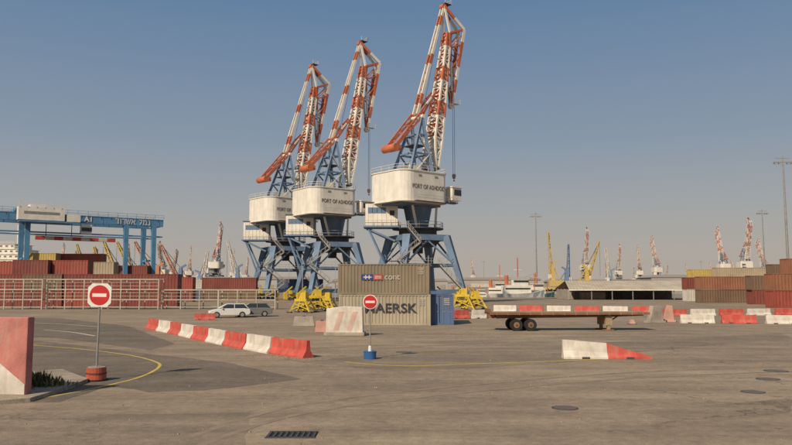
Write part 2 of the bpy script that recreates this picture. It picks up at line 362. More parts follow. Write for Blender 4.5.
# ---------------- harbour crane
YAW=math.radians(40); D1=136.0; XC=XG(418,D1)
cs,sn=math.cos(YAW),math.sin(YAW)
def U(px,py):
    d=ray(px,py);k=d.x/d.y; u=(k*D1-XC)/(cs-k*sn); Y=D1+u*sn
    return u,H+Y*d.z/d.y
def UV(px,py,v=0.0):
    u,z=U(px,py); return Vector((u,v,z))
ZH0=W(407,203,D1-3).z; ZH1=W(407,174.5,D1-3).z
def crane_parts(mw,mo,mb,md,my,detail=True):
    parts={}; mst=M_stair if detail else mw
    q=MB(); zt=12.5
    for s in(-1,1):
        q.box((0,s*4.0,zt),(8.8,0.8,1.1),mb); q.box((s*4.0,0,zt+0.01),(0.8,7.1,1.08),mb)
        q.box((0,s*6.6,2.2),(14.0,0.7,0.9),mb)
        q.beam((s*5.4,-5.3,7.2),(s*5.4,5.3,7.2),0.35,0.5,mb)
        q.beam((-5.4,s*5.4,7.25),(5.4,s*5.4,7.25),0.35,0.5,mb)
        q.beam((-5.0,s*5.4,7.4),(0,s*4.1,12.0),0.28,0.28,mb);q.beam((5.0,s*5.4,7.4),(0,s*4.1,12.0),0.28,0.28,mb)
        q.beam((s*5.4,-5,7.4),(s*4.1,0,12.0),0.28,0.28,mb);q.beam((s*5.4,5,7.4),(s*4.1,0,12.0),0.28,0.28,mb)
    q.box((0,0,zt),(7.2,0.7,0.9),mb); q.box((0,2.1,zt-.01),(0.7,3.4,0.9),mb); q.box((0,-2.1,zt-.01),(0.7,3.4,0.9),mb)
    parts['portal_frame']=(q,0)
    for i,(a,b) in enumerate(((1,1),(1,-1),(-1,1),(-1,-1))):
        l=MB(); l.beam((a*4.1,b*4.1,12.8),(a*6.6,b*6.6,1.8),1.5,1.3,mb,0.85,0.85); l.box((a*6.6,b*6.6,1.95),(1.5,1.0,0.8),mb)
        parts['leg.%d'%i]=(l,0)
        l=MB(); l.box((a*6.6,b*6.6,1.3),(5.0,0.8,0.9),my,top=(2.6,0.8))
        for k in(-1.5,-0.5,0.5,1.5): l.cyl((a*6.6+k*1.0,b*6.6-0.3,0.4),(a*6.6+k*1.0,b*6.6+0.3,0.4),0.4,md,12)
        for s in(-1,1):
            l.box((a*6.6+s*2.6,b*6.6,1.1),(0.7,1.2,1.6),my); l.box((a*6.6+s*1.6,b*6.6-.7,1.9),(0.8,0.6,0.8),my); l.beam((a*6.6+s*2.6,b*6.6,1.8),(a*6.6+s*1.0,b*6.6,3.2),.25,.25,my)
        parts['bogie.%d'%i]=(l,0)
    q=MB(); q.cyl((0,0,13.0),(0,0,14.2),3.7,md,24); q.cyl((0,0,10.9),(0,0,12.0),3.3,md,24,4.4); q.cyl((0,0,14.2),(0,0,14.4),5.0,md,24)
    q.rail([(4.9*math.cos(t*math.pi/8),4.9*math.sin(t*math.pi/8),14.4) for t in range(16)],1.1,mst,0.06,2.0,True)
    q.cyl((0,0,9.6),(0,0,10.9),1.0,md,12)
    parts['slewing_ring']=(q,0)
    def stair(q,a,b,wd=0.35):
        a=Vector(a);b=Vector(b)
        for o in(-wd,wd):
            q.beam(a+Vector((0,o,0)),b+Vector((0,o,0)),0.08,0.2,mst)
            q.beam(a+Vector((0,o,1)),b+Vector((0,o,1)),0.06,0.06,mst)
            for j in range(6):
                p=a.lerp(b,j/5)+Vector((0,o,0)); q.beam(p,p+Vector((0,0,1)),0.05,0.05,mst)
        for j in range(18): q.box(a.lerp(b,(j+.5)/18),(0.26,2*wd,0.04),md)
    q=MB(); stair(q,(-7.5,-7.5,0.3),(-2.5,-7.5,4.0)); q.box((-1.9,-7.1,4.0),(1.4,1.8,0.1),md); stair(q,(-2.5,-6.6,4.0),(-7.2,-6.6,7.8)); q.box((-7.8,-6.2,7.8),(1.4,1.8,0.1),md)
    stair(q,(-7.2,-5.8,7.8),(-2.2,-5.6,11.4)); q.box((-1.6,-5.4,11.4),(1.4,1.6,0.1),md); stair(q,(-2.2,-5.2,11.5),(-4.6,-5.0,14.2))
    for a in((-1.3,-7.1),(-8.3,-6.2)): q.beam((a[0],a[1],.1),(a[0],a[1],8.9),.1,.1,mst)
    parts['stairs']=(q,0)
    q=MB(); stair(q,(5.8,-6.9,2.7),(1.2,-6.3,7.4)); q.box((.6,-6.1,7.4),(1.4,1.4,.1),md); q.rail([(-5,-5.7,7.5),(5,-5.7,7.5)],1.0,mst,.06,1.5)
    parts['stairs.1']=(q,0)
    q=MB(); q.box((-7.0,-1.2,16.9),(6.2,3.6,4.4),mw); q.box((-7.0,-1.2,19.2),(6.5,3.9,0.2),md)
    for k in range(7): q.box((-9.6+k*0.87,-3.02,16.9),(0.08,0.08,4.3),mw)
    q.box((-7.9,-3.03,17.7),(3.4,0.06,1.1),mb); q.box((-5.0,-3.04,17.2),(0.9,0.06,0.9),md)
    q.box((-7.0,-1.2,14.55),(6.9,4.6,0.25),mb)
    q.rail([(-10.4,-3.4,14.65),(-3.6,-3.4,14.65)],1.1,mst,0.06,1.4)
    q.beam((-10,-2.6,14.4),(-4.4,-3.6,11.8),0.35,0.35,mb);q.beam((-10,0.5,14.4),(-4.4,0.5,11.8),0.35,0.35,mb)
    q.beam((-9.6,-2.8,14.4),(-6.2,-6.0,6.9),0.3,0.3,mb);q.beam((-9.6,.5,14.4),(-6.2,-1.0,7.2),0.3,0.3,mb)
    parts['electrical_room']=(q,0.42)
    A=YAW
    zb=ZH0
    q=MB(); oc=lambda r:[(r*math.cos(t*math.pi/4+math.pi/8),r*math.sin(t*math.pi/4+math.pi/8)) for t in range(8)]
    q.prismz(oc(2.1),14.4,zb-.6,mb,1.4)
    for t in range(4):
        a=t*math.pi/2+math.pi/4; q.beam((3.4*math.cos(a),3.4*math.sin(a),14.5),(4.4*math.cos(a)-1,4.4*math.sin(a),zb-.6),0.35,0.35,mw)
    q.box((-2.2,0,zb-.4),(10.2,6.8,0.4),mb)
    parts['turret']=(q,A)
    q=MB(); x0,x1,yy=-8.4,2.8,5.5
    def arc(cx,cy,r,a0,a1,n):
        return [(cx+r*math.cos(math.radians(a0+(a1-a0)*i/n)),cy+r*math.sin(math.radians(a0+(a1-a0)*i/n))) for i in range(n+1)]
    r1,r2=2.5,1.0
    poly=arc(x1-r2,-yy+r2,r2,-90,0,3)+arc(x1-r2,yy-r2,r2,0,90,3)+arc(x0+r1,yy-r1,r1,90,180,6)+arc(x0+r1,-yy+r1,r1,180,270,6)
    q.prismz(poly,zb,ZH1,mw)
    poly2=[((p[0]+2.8)*1.025-2.8,p[1]*1.025) for p in poly]; q.prismz(poly2,ZH1,ZH1+.2,mw); q.prismz(poly2,zb-.2,zb+.01,mw)
    for k in range(5):
        y=-yy+r1+.2+k*(2*yy-2*r1-.4)/4; q.box((x0-0.02,y,(zb+ZH1)/2),(0.05,0.06,ZH1-zb-.1),mw)
    parts['machinery_house']=(q,A)
    if detail:
        for j,x in enumerate((-4.3,-0.2)):
            q=MB(); q.box((x,-yy-0.03,ZH1-.75),(0.8,0.06,0.35),M_grey); parts['vent.%d'%j]=(q,A)
        q=MB(); q.rail([(p[0],p[1],ZH1+.2) for p in poly2[::2]],1.0,mw,0.05,1.8,True); parts['railing']=(q,A)
        q=MB(); q.rail([(x0+2.5,-yy-0.9,zb),(x1+1.6,-yy-0.9,zb),(x1+1.6,yy+.9,zb),(x0+2.5,yy+.9,zb)],1.0,mst,0.05,1.8)
        q.box(((x0+x1)/2+2,-yy-0.5,zb-.1),(x1-x0-1,0.8,0.08),md)
        parts['walkway']=(q,A)
    q=MB(); zc=zb+2.0; q.box((5.4,-4.4,zc),(2.4,2.0,2.5),mw); q.box((5.65,-4.4,zc+.3),(1.95,2.06,1.1),M_glass); q.box((5.4,-4.4,zc+1.35),(2.7,2.3,0.2),mw); q.box((4.1,-3.9,zc-1.6),(4.8,1.5,0.25),mb)
    q.beam((2.6,-3.9,zc+1.2),(5.2,-4.1,zc+1.2),0.3,0.3,mw)
    parts['operator_cab']=(q,A)
    ap=UV(417,118)
    q=MB(); z2=ZH1+.2
    for s in(-1,1):
        a=Vector((-4.2,s*2.6,z2)); b=Vector((1.6,s*2.6,z2)); t=ap+Vector((0,s*1.5,0))
        q.beam(a,t,0.45,0.6,mb,0.4,0.5); q.beam(b,t,0.6,0.8,mb,0.45,0.5)
        q.beam(a.lerp(t,.35),b.lerp(t,.35),0.3,0.35,mb); q.beam(a.lerp(t,.68),b.lerp(t,.68),0.25,0.32,mb)
        q.beam(a.lerp(t,.35),b.lerp(t,.02),0.22,0.25,mb); q.beam(b.lerp(t,.35),a.lerp(t,.68),0.22,0.25,mb)
        for u_,v_ in [(a.lerp(t,.05)+Vector((1.5,0,0)),b.lerp(t,.35)),(b.lerp(t,.36),a.lerp(t,.68))]: q.beam(u_,v_,.5,.15,mst)
    for f in(0,.35,.68,1):
        for e in(-4.2,1.6):
            P0=Vector((e,0,z2)).lerp(ap,f); hw=2.6-1.1*f
            q.beam(P0-Vector((0,hw,0)),P0+Vector((0,hw,0)),0.28,0.28,mb)
    P0=Vector((-1.3,0,z2)).lerp(ap,.5); q.box(P0,(3.2,3.6,0.12),md); q.rail([P0+Vector((-1.6,-1.8,0.1)),P0+Vector((1.6,-1.8,0.1))],1.0,mw,0.06)
    q.box((-1.6,0,z2+.9),(3.0,2.4,1.8),mw)
    parts['support_frame']=(q,A)
    q=MB(); cw=UV(391,148); fr_=UV(434,92)
    for s in(-1,1):
        o=Vector((0,s*1.4,0)); up_=Vector((0,0,.9)); top=ap+o+Vector((0,0,1.2))
        q.beam(cw+o,ap+o,0.25,0.4,mo,side=(0,1,0)); q.beam(cw+o+up_*.5,top,0.22,0.3,[mo,mw][0],side=(0,1,0))
        for f in(.12,.3,.48,.66,.84):
            q.beam((cw+o).lerp(ap+o,f),(cw+o+up_*.5).lerp(top,min(1,f+.1)),.15,.15,mw); q.beam((cw+o).lerp(ap+o,f+.1),(cw+o+up_*.5).lerp(top,min(1,f)),.13,.13,mo)
        q.bands(top,fr_+o*0.5,0.22,0.4,[mo,mw],3,0.2,0.3,side=(0,1,0)); q.beam(ap+o,fr_+o*0.5,0.22,0.35,mo,0.2,0.3,side=(0,1,0))
        q.beam(ap+o,top,.25,.4,mo,side=(0,1,0))
    for f in(0.25,0.5,0.75):
        p=cw.lerp(ap,f); q.beam(p-Vector((0,1.4,0)),p+Vector((0,1.4,0)),0.2,0.2,mo)
    q.cyl(ap-Vector((0,2,0)),ap+Vector((0,2,0)),0.4,mw,10)
    parts['counterweight_lever']=(q,A)
    q=MB(); q.cyl(cw+Vector((-0.2,-1.9,-0.1)),cw+Vector((-0.2,1.9,-0.1)),0.75,mo,14); q.box(cw+Vector((0.6,0,0)),(1.3,3.2,1.0),mo)
    parts['counterweight']=(q,A)
    jf=UV(430,170); jh=UV(447,34)
    q=MB(); mid=jf.lerp(jh,0.22)
    q.lattice(jf,mid,4.0,3.0,0.7,2.0,3,0.38,0.22,[mw])
    q.lattice(mid,jh,3.0,1.3,2.0,1.0,15,0.36,0.2,[mw,mw,mw,mo,mo])
    for k in range(6):
        a=mid.lerp(jh,k/6+0.005);b=mid.lerp(jh,(k+1)/6-0.005)
        wd=2.5-1.4*(k+.5)/6; hh=1.2-0.45*(k+.5)/6
        q.beam(a,b,wd,hh,[mo,mw][k%2],side=(0,1,0))
    q.beam(jf,mid,2.2,0.6,mw,2.4,1.2,side=(0,1,0))
    q.cyl(jf-Vector((0,2.4,0)),jf+Vector((0,2.4,0)),0.4,md,10)
    parts['jib']=(q,A)
    tl=UV(443,7); pk=UV(461,31); ns=UV(451,106); pv_=jh
    q=MB()
    for s in(-1,1):
        o=Vector((0,s*0.9,0))
        q.bands(tl+o*0.5,pk+o,0.28,0.7,[mo,mw],2,side=(0,1,0))
        q.bands(pk+o,ns+o*0.4,0.3,0.8,[mw,mo,mo,mw,mo,mw],6,0.24,0.5,side=(0,1,0))
        q.bands(pv_+o,ns+o*0.4,0.24,0.45,[mo,mo,mw,mw,mo],5,0.2,0.35,side=(0,1,0))
        q.beam(tl+o*0.5,pv_+o,0.25,0.5,mw,side=(0,1,0)); q.beam(pk+o,pv_+o,0.25,0.4,mo,side=(0,1,0))
        for f,g2 in((0.05,.2),(.2,.2),(.35,.2),(.35,.5),(.5,.5),(.65,.5),(.65,.8),(.8,.8)):
            q.beam(pk.lerp(ns,f)+o*(1-.6*f),pv_.lerp(ns,g2)+o*(1-.6*g2),0.16,0.18,mo)
    for f in(0,.2,.4,.6,.8,1):
        p=pk.lerp(ns,f); q.beam(p-Vector((0,.9-.5*f,0)),p+Vector((0,.9-.5*f,0)),0.2,0.2,mo)
    q.cyl(ns-Vector((0,.35,0)),ns+Vector((0,.35,0)),0.65,mw,14); q.cyl(tl-Vector((0,.5,0)),tl+Vector((0,.5,0)),0.6,mo,14)
    q.box(tl+Vector((0.9,0,0.7)),(1.8,1.4,0.1),md); q.rail([tl+Vector((0,-.7,.75)),tl+Vector((1.8,-.7,.75)),tl+Vector((1.8,.7,.75))],0.9,mw,0.06)
    q.box(ns+Vector((1.0,0,0.6)),(2.2,1.2,0.1),mw); q.rail([ns+Vector((-0.1,-.6,.65)),ns+Vector((2.1,-.6,.65))],0.9,mw,0.06)
    parts['fly_jib']=(q,A)
    q=MB(); a=ap+Vector((-0.4,0,0.6))
    for s in(-.6,.6): q.bands(a+Vector((0,s,0)),tl+Vector((0,s*.6,0)),0.25,0.65,[mw,mo,mw,mw],11,0.22,0.5,side=(0,1,0))
    for f in[i/13 for i in range(13)]: p=a.lerp(tl,f); q.beam(p-Vector((0,.5,0)),p+Vector((0,.5,0)),0.18,0.18,mo)
    parts['tie_beam']=(q,A)
    if detail:
        p=ns+Vector((0.7,0,0)); e=UV(453,184)
        for j,s in enumerate((-.25,.25)):
            q=MB(); q.cyl(p+Vector((0,s,0)),Vector((p.x,s,e.z+1.5)),0.04,M_dark,5); parts['hoist_rope.%d'%j]=(q,A)
        q=MB(); q.cyl(tl,Vector((-1,0,28)),0.04,M_dark,5); parts['hoist_rope.2']=(q,A)
        q=MB(); z_=e.z-3; q.box((p.x,0,z_+4.6),(0.5,0.4,0.9),mo); q.cyl((p.x,-.25,z_+4.7),(p.x,.25,z_+4.7),0.32,M_grey,12); q.cyl((p.x,0,z_+3.7),(p.x,0,z_+4.2),0.08,md,8); q.cyl((p.x-.2,0,z_+3.65),(p.x+.25,0,z_+3.65),0.08,md,8)
        parts['hook_block']=(q,A)
    return parts
PROT=math.radians(24)
parts=crane_parts(M_white,M_orange,M_blue,M_dark,M_yellow)
def crane_empty(loc,label):
    e=bpy.data.objects.new('harbour_crane',None); C.objects.link(e); e.location=loc
    e['label']=label; e['category']='harbour crane'; e['group']='tall level luffing harbour cranes on the quay'; return e
e1=crane_empty((XC,D1,0),'orange and white harbour crane on blue legs behind stacked containers')
for k,(q,r) in parts.items():
    nm=k.split('.')[0]; rot=r if r==YAW else PROT
    if nm=='electrical_room': rot=0.0
    obj(nm,q,e1,rz=rot)
M_txt=mat('grey_lettering',(0.22,0.19,0.16),0.6,0.2,1)
R=Matrix.Rotation(YAW,3,'Z')
p=R@Vector((-2.15,-5.55,(ZH0+ZH1)/2-.1)); text('PORT OF ASHDOD',1.12,M_txt,e1,p,(math.pi/2,0,YAW),sx=0.86,bold=.015)
for px,D,dr,lb in((332,158.5,-3,'orange and white harbour crane on blue legs between two others'),(285,175.5,2,'orange and white harbour crane partly hidden by its neighbour')):
    n=clone(e1,(XG(px,D),D,0),label=lb); n.rotation_euler=(0,0,math.radians(dr))
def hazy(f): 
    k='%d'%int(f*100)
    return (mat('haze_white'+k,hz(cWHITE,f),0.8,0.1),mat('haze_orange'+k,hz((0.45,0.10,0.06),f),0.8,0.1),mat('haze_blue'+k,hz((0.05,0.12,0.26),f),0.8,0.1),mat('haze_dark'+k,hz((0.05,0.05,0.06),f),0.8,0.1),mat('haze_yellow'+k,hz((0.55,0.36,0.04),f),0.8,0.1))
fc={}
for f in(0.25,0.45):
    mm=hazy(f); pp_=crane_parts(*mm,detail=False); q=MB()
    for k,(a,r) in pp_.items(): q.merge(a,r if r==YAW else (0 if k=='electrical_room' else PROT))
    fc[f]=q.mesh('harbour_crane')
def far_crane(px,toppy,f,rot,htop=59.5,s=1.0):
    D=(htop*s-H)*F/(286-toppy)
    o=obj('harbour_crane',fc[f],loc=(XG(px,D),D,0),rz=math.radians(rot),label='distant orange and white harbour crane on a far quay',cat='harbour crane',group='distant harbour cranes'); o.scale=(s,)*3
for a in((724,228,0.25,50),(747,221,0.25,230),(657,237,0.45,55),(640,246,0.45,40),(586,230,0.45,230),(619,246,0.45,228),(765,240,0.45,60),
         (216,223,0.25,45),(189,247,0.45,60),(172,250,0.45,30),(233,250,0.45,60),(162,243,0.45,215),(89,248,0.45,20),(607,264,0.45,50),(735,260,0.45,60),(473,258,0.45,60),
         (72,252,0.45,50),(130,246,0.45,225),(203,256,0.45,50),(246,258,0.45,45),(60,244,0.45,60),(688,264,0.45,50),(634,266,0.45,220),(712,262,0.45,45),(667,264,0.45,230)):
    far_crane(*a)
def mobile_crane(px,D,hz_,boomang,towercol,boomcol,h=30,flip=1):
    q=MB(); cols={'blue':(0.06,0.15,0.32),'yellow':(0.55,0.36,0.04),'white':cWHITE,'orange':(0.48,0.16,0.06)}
    mt=mat('tower_%s%d'%(towercol,hz_*100),hz(cols[towercol],hz_),0.7)  # tower and boom paints are faded toward the haze colour
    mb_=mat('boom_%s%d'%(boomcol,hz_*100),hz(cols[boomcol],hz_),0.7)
    q.box((0,0,1.8),(14,5,1.6),mt)
    for x in(-5.5,-3.5,-1.5,1.5,3.5,5.5):
        for y in(-2.4,2.4): q.cyl((x,y-.3,.8),(x,y+.3,.8),.8,M_rubber,10)
    for x in(-7,7): q.box((x,0,0.9),(1.5,11,0.7),mt)
    q.box((-2*flip,0,5),(9,5,3.6),mt); q.beam((0,0,6),(0,0,h*0.8),2.6,2.6,mt,1.8,1.8)
    q.box((1.6*flip,0,h*0.45),(2.2,2,2.4),M_white)
    bl=h*1.35; a=math.radians(boomang); tip=Vector((flip*bl*math.cos(a),0,h*0.4+bl*math.sin(a)))
    q.lattice((flip*1.0,0,h*0.4),tip,2.0,0.9,2.0,0.9,10,0.3,0.18,[mb_]); q.beam((0,0,h*0.8),tip,0.25,0.25,M_dark)
    q.beam((0,0,h*0.8),(-flip*3,0,h*0.9),1,1,mt); q.cyl(tip,(tip.x,0,h*.5),0.08,M_dark,4)
    q.beam((-flip*5,0,6),(0,0,h*0.8),0.5,0.5,mb_)
    obj('mobile_crane',q,loc=(XG(px,D),D,0),label='%s mobile harbour crane with raised %s boom'%(towercol,boomcol),cat='mobile crane',group='mobile harbour cranes on the quays')
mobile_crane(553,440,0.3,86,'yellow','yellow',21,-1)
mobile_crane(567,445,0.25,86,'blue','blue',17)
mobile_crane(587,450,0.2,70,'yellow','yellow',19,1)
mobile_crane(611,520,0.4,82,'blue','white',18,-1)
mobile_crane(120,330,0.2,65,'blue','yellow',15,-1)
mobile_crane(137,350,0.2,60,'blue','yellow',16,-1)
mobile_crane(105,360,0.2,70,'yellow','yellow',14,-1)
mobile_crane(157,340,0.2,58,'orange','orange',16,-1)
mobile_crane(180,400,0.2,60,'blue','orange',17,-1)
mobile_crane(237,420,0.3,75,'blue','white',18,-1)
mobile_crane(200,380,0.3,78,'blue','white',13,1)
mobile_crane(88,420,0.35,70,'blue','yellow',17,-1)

# ---------------- rail gantry crane left
e=bpy.data.objects.new('gantry_crane',None);C.objects.link(e)
pa=W(-70,200,132); pb=W(163,218,158)
e.location=(pb.x,pb.y,0); dirv=Vector((pa.x-pb.x,pa.y-pb.y,0)); LG=dirv.length; ang=math.atan2(dirv.y,dirv.x)
e.rotation_euler=(0,0,ang); e['label']='blue container gantry crane with white trolley and lettering on its girder'; e['category']='gantry crane'
M_gb=mat('gantry_blue',(0.09,0.235,0.39),0.55,0.2,0.5,0.3,(0.22,0.24,0.26))
zt=18.2
nearsign=1 if (Matrix.Rotation(ang,3,'Z')@Vector((0,1,0))).y<0 else -1
for yv in(0,nearsign*-7.5):
    q=MB(); q.box((LG/2,yv,zt-0.8),(LG,0.8,1.6),M_gb)
    for k in range(int(LG/3)): q.box((k*3+1,yv+nearsign*0.42,zt-0.8),(0.12,0.05,1.5),M_gb)
    q.rail([(0,yv+nearsign*0.7,zt),(LG,yv+nearsign*0.7,zt)],0.9,M_gb,0.06,2)
    obj('girder',q,e)
    q=MB(); q.beam((0,yv,zt-3.9),(LG,yv,zt-3.9),.3,.3,M_gb); obj('tie_beam',q,e)
q=MB(); q.box((0.5,nearsign*-3.75,zt-0.9),(1.0,6.4,1.3),M_gb);obj('cross_beam',q,e)
for x in(2.0,8.0,LG*0.62):
    for yv in(0,-7.5*nearsign):
        if x==8.0 and yv!=0: continue
        q=MB(); q.beam((x,yv,zt-1.6),(x,yv*1.15+nearsign*0.6,1.2),1.0,0.9,M_gb,0.75,0.7); obj('leg',q,e)
    q=MB(); q.beam((x,nearsign*1.4,1.3),(x,-10*nearsign,1.3),0.8,0.8,M_gb)
    if x!=8.0: q.beam((x,nearsign*.3,9),(x,-8*nearsign,9),0.35,0.4,M_gb); q.beam((x,nearsign*.5,1.6),(x,-8*nearsign,9),0.25,0.25,M_gb)
    for yy in(1,-1,-8,-10): q.cyl((x-.2,nearsign*yy,.4),(x+.2,nearsign*yy,.4),.4,M_dark,12)
    obj('sill_beam',q,e)
q=MB(); xt=LG*0.46; yn=1.9*nearsign
q.box((xt+4,yn,zt-1.9),(10,2.6,0.3),M_gb); q.box((xt+5,yn,zt-.35),(8.5,2.2,2.6),M_white); q.box((xt-1,yn,zt-.9),(2.6,2.0,1.6),M_white); q.box((xt+5,-3.7*nearsign,zt+.5),(9,8,.5),M_gb); q.box((xt+5,-3*nearsign,zt+1.4),(3,3,1.2),M_white)
q.box((xt+5,yn+1.12*nearsign,zt-.2),(6.5,.04,.5),M_grey)
q.rail([(xt,yn+nearsign*1.2,zt+.95),(xt+9.2,yn+nearsign*1.2,zt+.95)],.9,M_white,0.06)
obj('trolley',q,e)
q=MB(); q.bands((xt-11,-3.7*nearsign,zt-4.8),(xt+5,-3.7*nearsign,zt-4.8),0.8,0.8,[M_bred,M_bwhite],9)
for x in(xt-2,xt+3): q.cyl((x,-3.7*nearsign,zt-4.4),(x,-3.7*nearsign,zt+.5),0.08,M_dark,5)
obj('spreader',q,e)
q=MB(); q.box((xt-4,0.2*nearsign,zt-3.0),(2.0,1.8,2.0),M_white); q.box((xt-4,0.25*nearsign,zt-3.0),(2.04,1.8,.8),M_glass); obj('operator_cab',q,e)
rz=0 if nearsign<0 else math.pi
hebrew(0.98,M_signwhite,e,(6.6,nearsign*0.49,zt-0.85),rz)
text('A1',1.5,M_signwhite,e,(LG*0.36,nearsign*0.49,zt-0.8),(math.pi/2,0,rz),ext=0.02,bold=.03)

# ---------------- containers
def container_mesh(name,col,Ln=12.19,Ht=2.59,full=True):
    Wd=2.44
    m=mat('container_'+name,col,0.6,0.2,0.5,0.5,(col[0]*.5+.12,col[1]*.5+.08,col[2]*.5+.05))
    fr=MB(); a=Ln/2;b=Wd/2
    for sx in(-1,1):
        for sy in(-1,1):
            fr.box((sx*(a-.08),sy*(b-.08),Ht/2),(0.16,0.16,Ht),m)
            for z in(0.06,Ht-.06): fr.box((sx*(a-.09),sy*(b-.08),z),(0.19,0.18,0.125),m)
        fr.box((sx*(a-.06),0,0.08),(0.1,Wd-.34,0.16),m); fr.box((sx*(a-.06),0,Ht-.06),(0.1,Wd-.34,0.12),m)
    for sy in(-1,1):
        fr.box((0,sy*(b-.05),0.09),(Ln-.34,0.08,0.15),m); fr.box((0,sy*(b-.04),Ht-.06),(Ln-.34,0.06,0.09),m)
    bd=MB()
    def corr(p0,p1,nrm,dep,per):
        p0=Vector(p0);p1=Vector(p1);d=p1-p0;l=d.length;d.normalize();nrm=Vector(nrm);n=max(1,int(l/per));pr=l/n;pts=[]
        for i in range(n):
            for f,o in((0,0),(.35,0),(.5,1),(.85,1)): pts.append(p0+d*(i+f)*pr-nrm*dep*o)
        pts.append(p1)
        vs=[];z0=0.16;z1=Ht-.1
        for p in pts: vs+=[(p.x,p.y,z0),(p.x,p.y,z1)]
        bd.add(vs,[(2*i,2*i+2,2*i+3,2*i+1) for i in range(len(pts)-1)],m)
    corr((-a+.16,-b+.03,0),(a-.16,-b+.03,0),(0,-1,0),0.045,0.28 if full else 0.5)
    corr((a-.16,b-.03,0),(-a+.16,b-.03,0),(0,1,0),0.045,0.28 if full else 0.5)
    corr((-a+.04,b-.16,0),(-a+.04,-b+.16,0),(-1,0,0),0.045,0.28)
    bd.add([(-a+.02,-b+.02,Ht-.02),(a-.02,-b+.02,Ht-.02),(a-.02,b-.02,Ht-.02),(-a+.02,b-.02,Ht-.02)],[(0,1,2,3)],m)
    bd.add([(-a+.02,-b+.02,.1),(a-.02,-b+.02,.1),(a-.02,b-.02,.1),(-a+.02,b-.02,.1)],[(0,1,2,3)],m)
    dr=MB()
    for s in(-1,1): dr.box((a-.05,s*0.55,Ht/2),(0.05,1.04,Ht-.3),m)
    for y in(-.85,-.3,.3,.85):
        dr.cyl((a-.0,y,.1),(a-.0,y,Ht-.1),0.022,M_grey,6)
        dr.box((a-.01,y+.1,1.1),(0.05,.3,.05),M_grey)
    if full: return bd,fr,dr
    bd.merge(fr);bd.merge(dr); return bd.mesh('shipping_container')
def container_full(name,col,loc,rz,label,Ln=12.19,Ht=2.59):
    bd,fr,dr=container_mesh(name,col,Ln,Ht)
    e=bpy.data.objects.new('shipping_container',None);C.objects.link(e);e.location=loc;e.rotation_euler=(0,0,rz)
    e['label']=label;e['category']='shipping container'
    obj('wall',bd,e);obj('frame',fr,e);obj('door',dr,e); return e
DC=59.5
xl=XG(340,DC+0.5); xr=XG(432,DC-0.3); Ln=xr-xl; cxm=(xl+xr)/2
rzc=math.radians(-5)
c1=container_full('tan_grey',(0.36,0.31,0.225),(cxm,DC+1.2,0),rzc,'tan grey shipping container with large dark lettering, standing on asphalt',Ln)
c2=container_full('brown_grey',(0.22,0.175,0.12),(cxm-0.1,DC+1.22,2.6),rzc,'brown grey corrugated shipping container stacked on top of another',Ln)
M_nv=mat('navy_lettering',(0.035,0.035,0.045),0.6,0.2,2,.3,(.2,.17,.13))
text('MAERSK',1.1,M_nv,c1,(0.5,-1.225,1.4),(math.pi/2,0,0),ext=0.008,sx=1.1,bold=.02)
q=MB(); q.box((-1.35,-1.22,1.45),(1.0,0.02,0.5),mat('blue_mark',(0.03,0.06,0.2),0.5)); q.box((-.45,-1.22,1.45),(.8,0.02,0.5),mat('dull_red_mark',(.38,.07,.05),.6))
q.box((-1.35,-1.235,1.45),(.7,.012,.1),M_dull); q.box((-1.5,-1.235,1.45),(.1,.013,.34),M_dull); q.box((-1.2,-1.235,1.45),(.1,.013,.34),M_dull); q.box((-.45,-1.235,1.52),(.55,.012,.08),M_dull); q.box((-.45,-1.235,1.38),(.55,.012,.08),M_dull)
obj('company_mark',q,c2)
text('cont',0.72,M_dull,c2,(0.75,-1.235,1.47),(math.pi/2,0,0),ext=0.004)
q=MB()
for k in range(5): q.box((Ln/2-.7,-1.222,2.2-k*.12),(0.5-0.05*(k%3),0.012,0.05),M_dull)
me=q.mesh('code_marking'); obj('code_marking',me,c1); obj('code_marking',me,c2)
xb=XG(441,DC+1)
cb=container_full('blue',(0.07,0.13,0.26),(xb,DC+3.6,0),-math.pi/2+math.radians(-3),'blue shipping container showing its door end beside a tan one',6.06,2.59)
q=MB()
for k in range(4): q.box((3.045,.62,2.2-k*.16),(.012,.5,.07),M_dull)
obj('code_marking',q,cb)
pal={'maroon':(0.19,0.05,0.04),'red':(0.29,0.065,0.045),'rust':(0.26,0.11,0.06),'tan':(0.38,0.30,0.20),'green':(0.08,0.15,0.10),'navy':(0.06,0.09,0.17),'yellow':(0.46,0.34,0.10),'white':(0.5,0.46,0.40),'brown':(0.16,0.10,0.065),'grey':(0.24,0.225,0.20)}
CM={k:container_mesh(k,v,full=False) for k,v in pal.items()}
CS={k:container_mesh(k,pal[k],6.06,full=False) for k in('maroon','red','rust','brown','tan','navy','white','yellow')}
def stack(px,D,levels,rz=0.0,group='stacked shipping containers',short=False):
    x=XG(px,D)
    for i,cn in enumerate(levels):
        obj('shipping_container',(CS if short else CM)[cn],loc=(x+random.uniform(-.1,.1),D+random.uniform(-.06,.06),i*2.6),rz=rz,label='%s shipping container in a stack in the yard'%cn,cat='shipping container',group=group)
stack(-12,112,['maroon','maroon'],0.03)
stack(45,112,['maroon','brown'],0.03,short=True)
stack(86,112,['red','maroon'],0.03,short=True)
stack(140,112,['maroon','maroon'],0.03)
stack(32,122,['maroon','red','maroon'],0.02,short=True)
stack(72,123,['brown','maroon','red'],0.02,short=True)
stack(110,121,['red','rust'],0.02,short=True)
stack(98,132,['rust','maroon','tan'],0.02,short=True)
stack(-8,128,['red','maroon','red'],0.02)
stack(12,150,['red','maroon','tan'],0.02,short=True)
stack(42,152,['red','tan','red','yellow'],0.02,short=True)
stack(75,155,['navy','green','maroon','red'],0.02)
stack(120,155,['red','rust','maroon'],0.02)
stack(165,150,['maroon','red'],0.02)
stack(230,160,['brown','maroon'],0.02)
stack(195,175,['navy','white'],0.02)
stack(300,190,['grey','navy'],0.02)
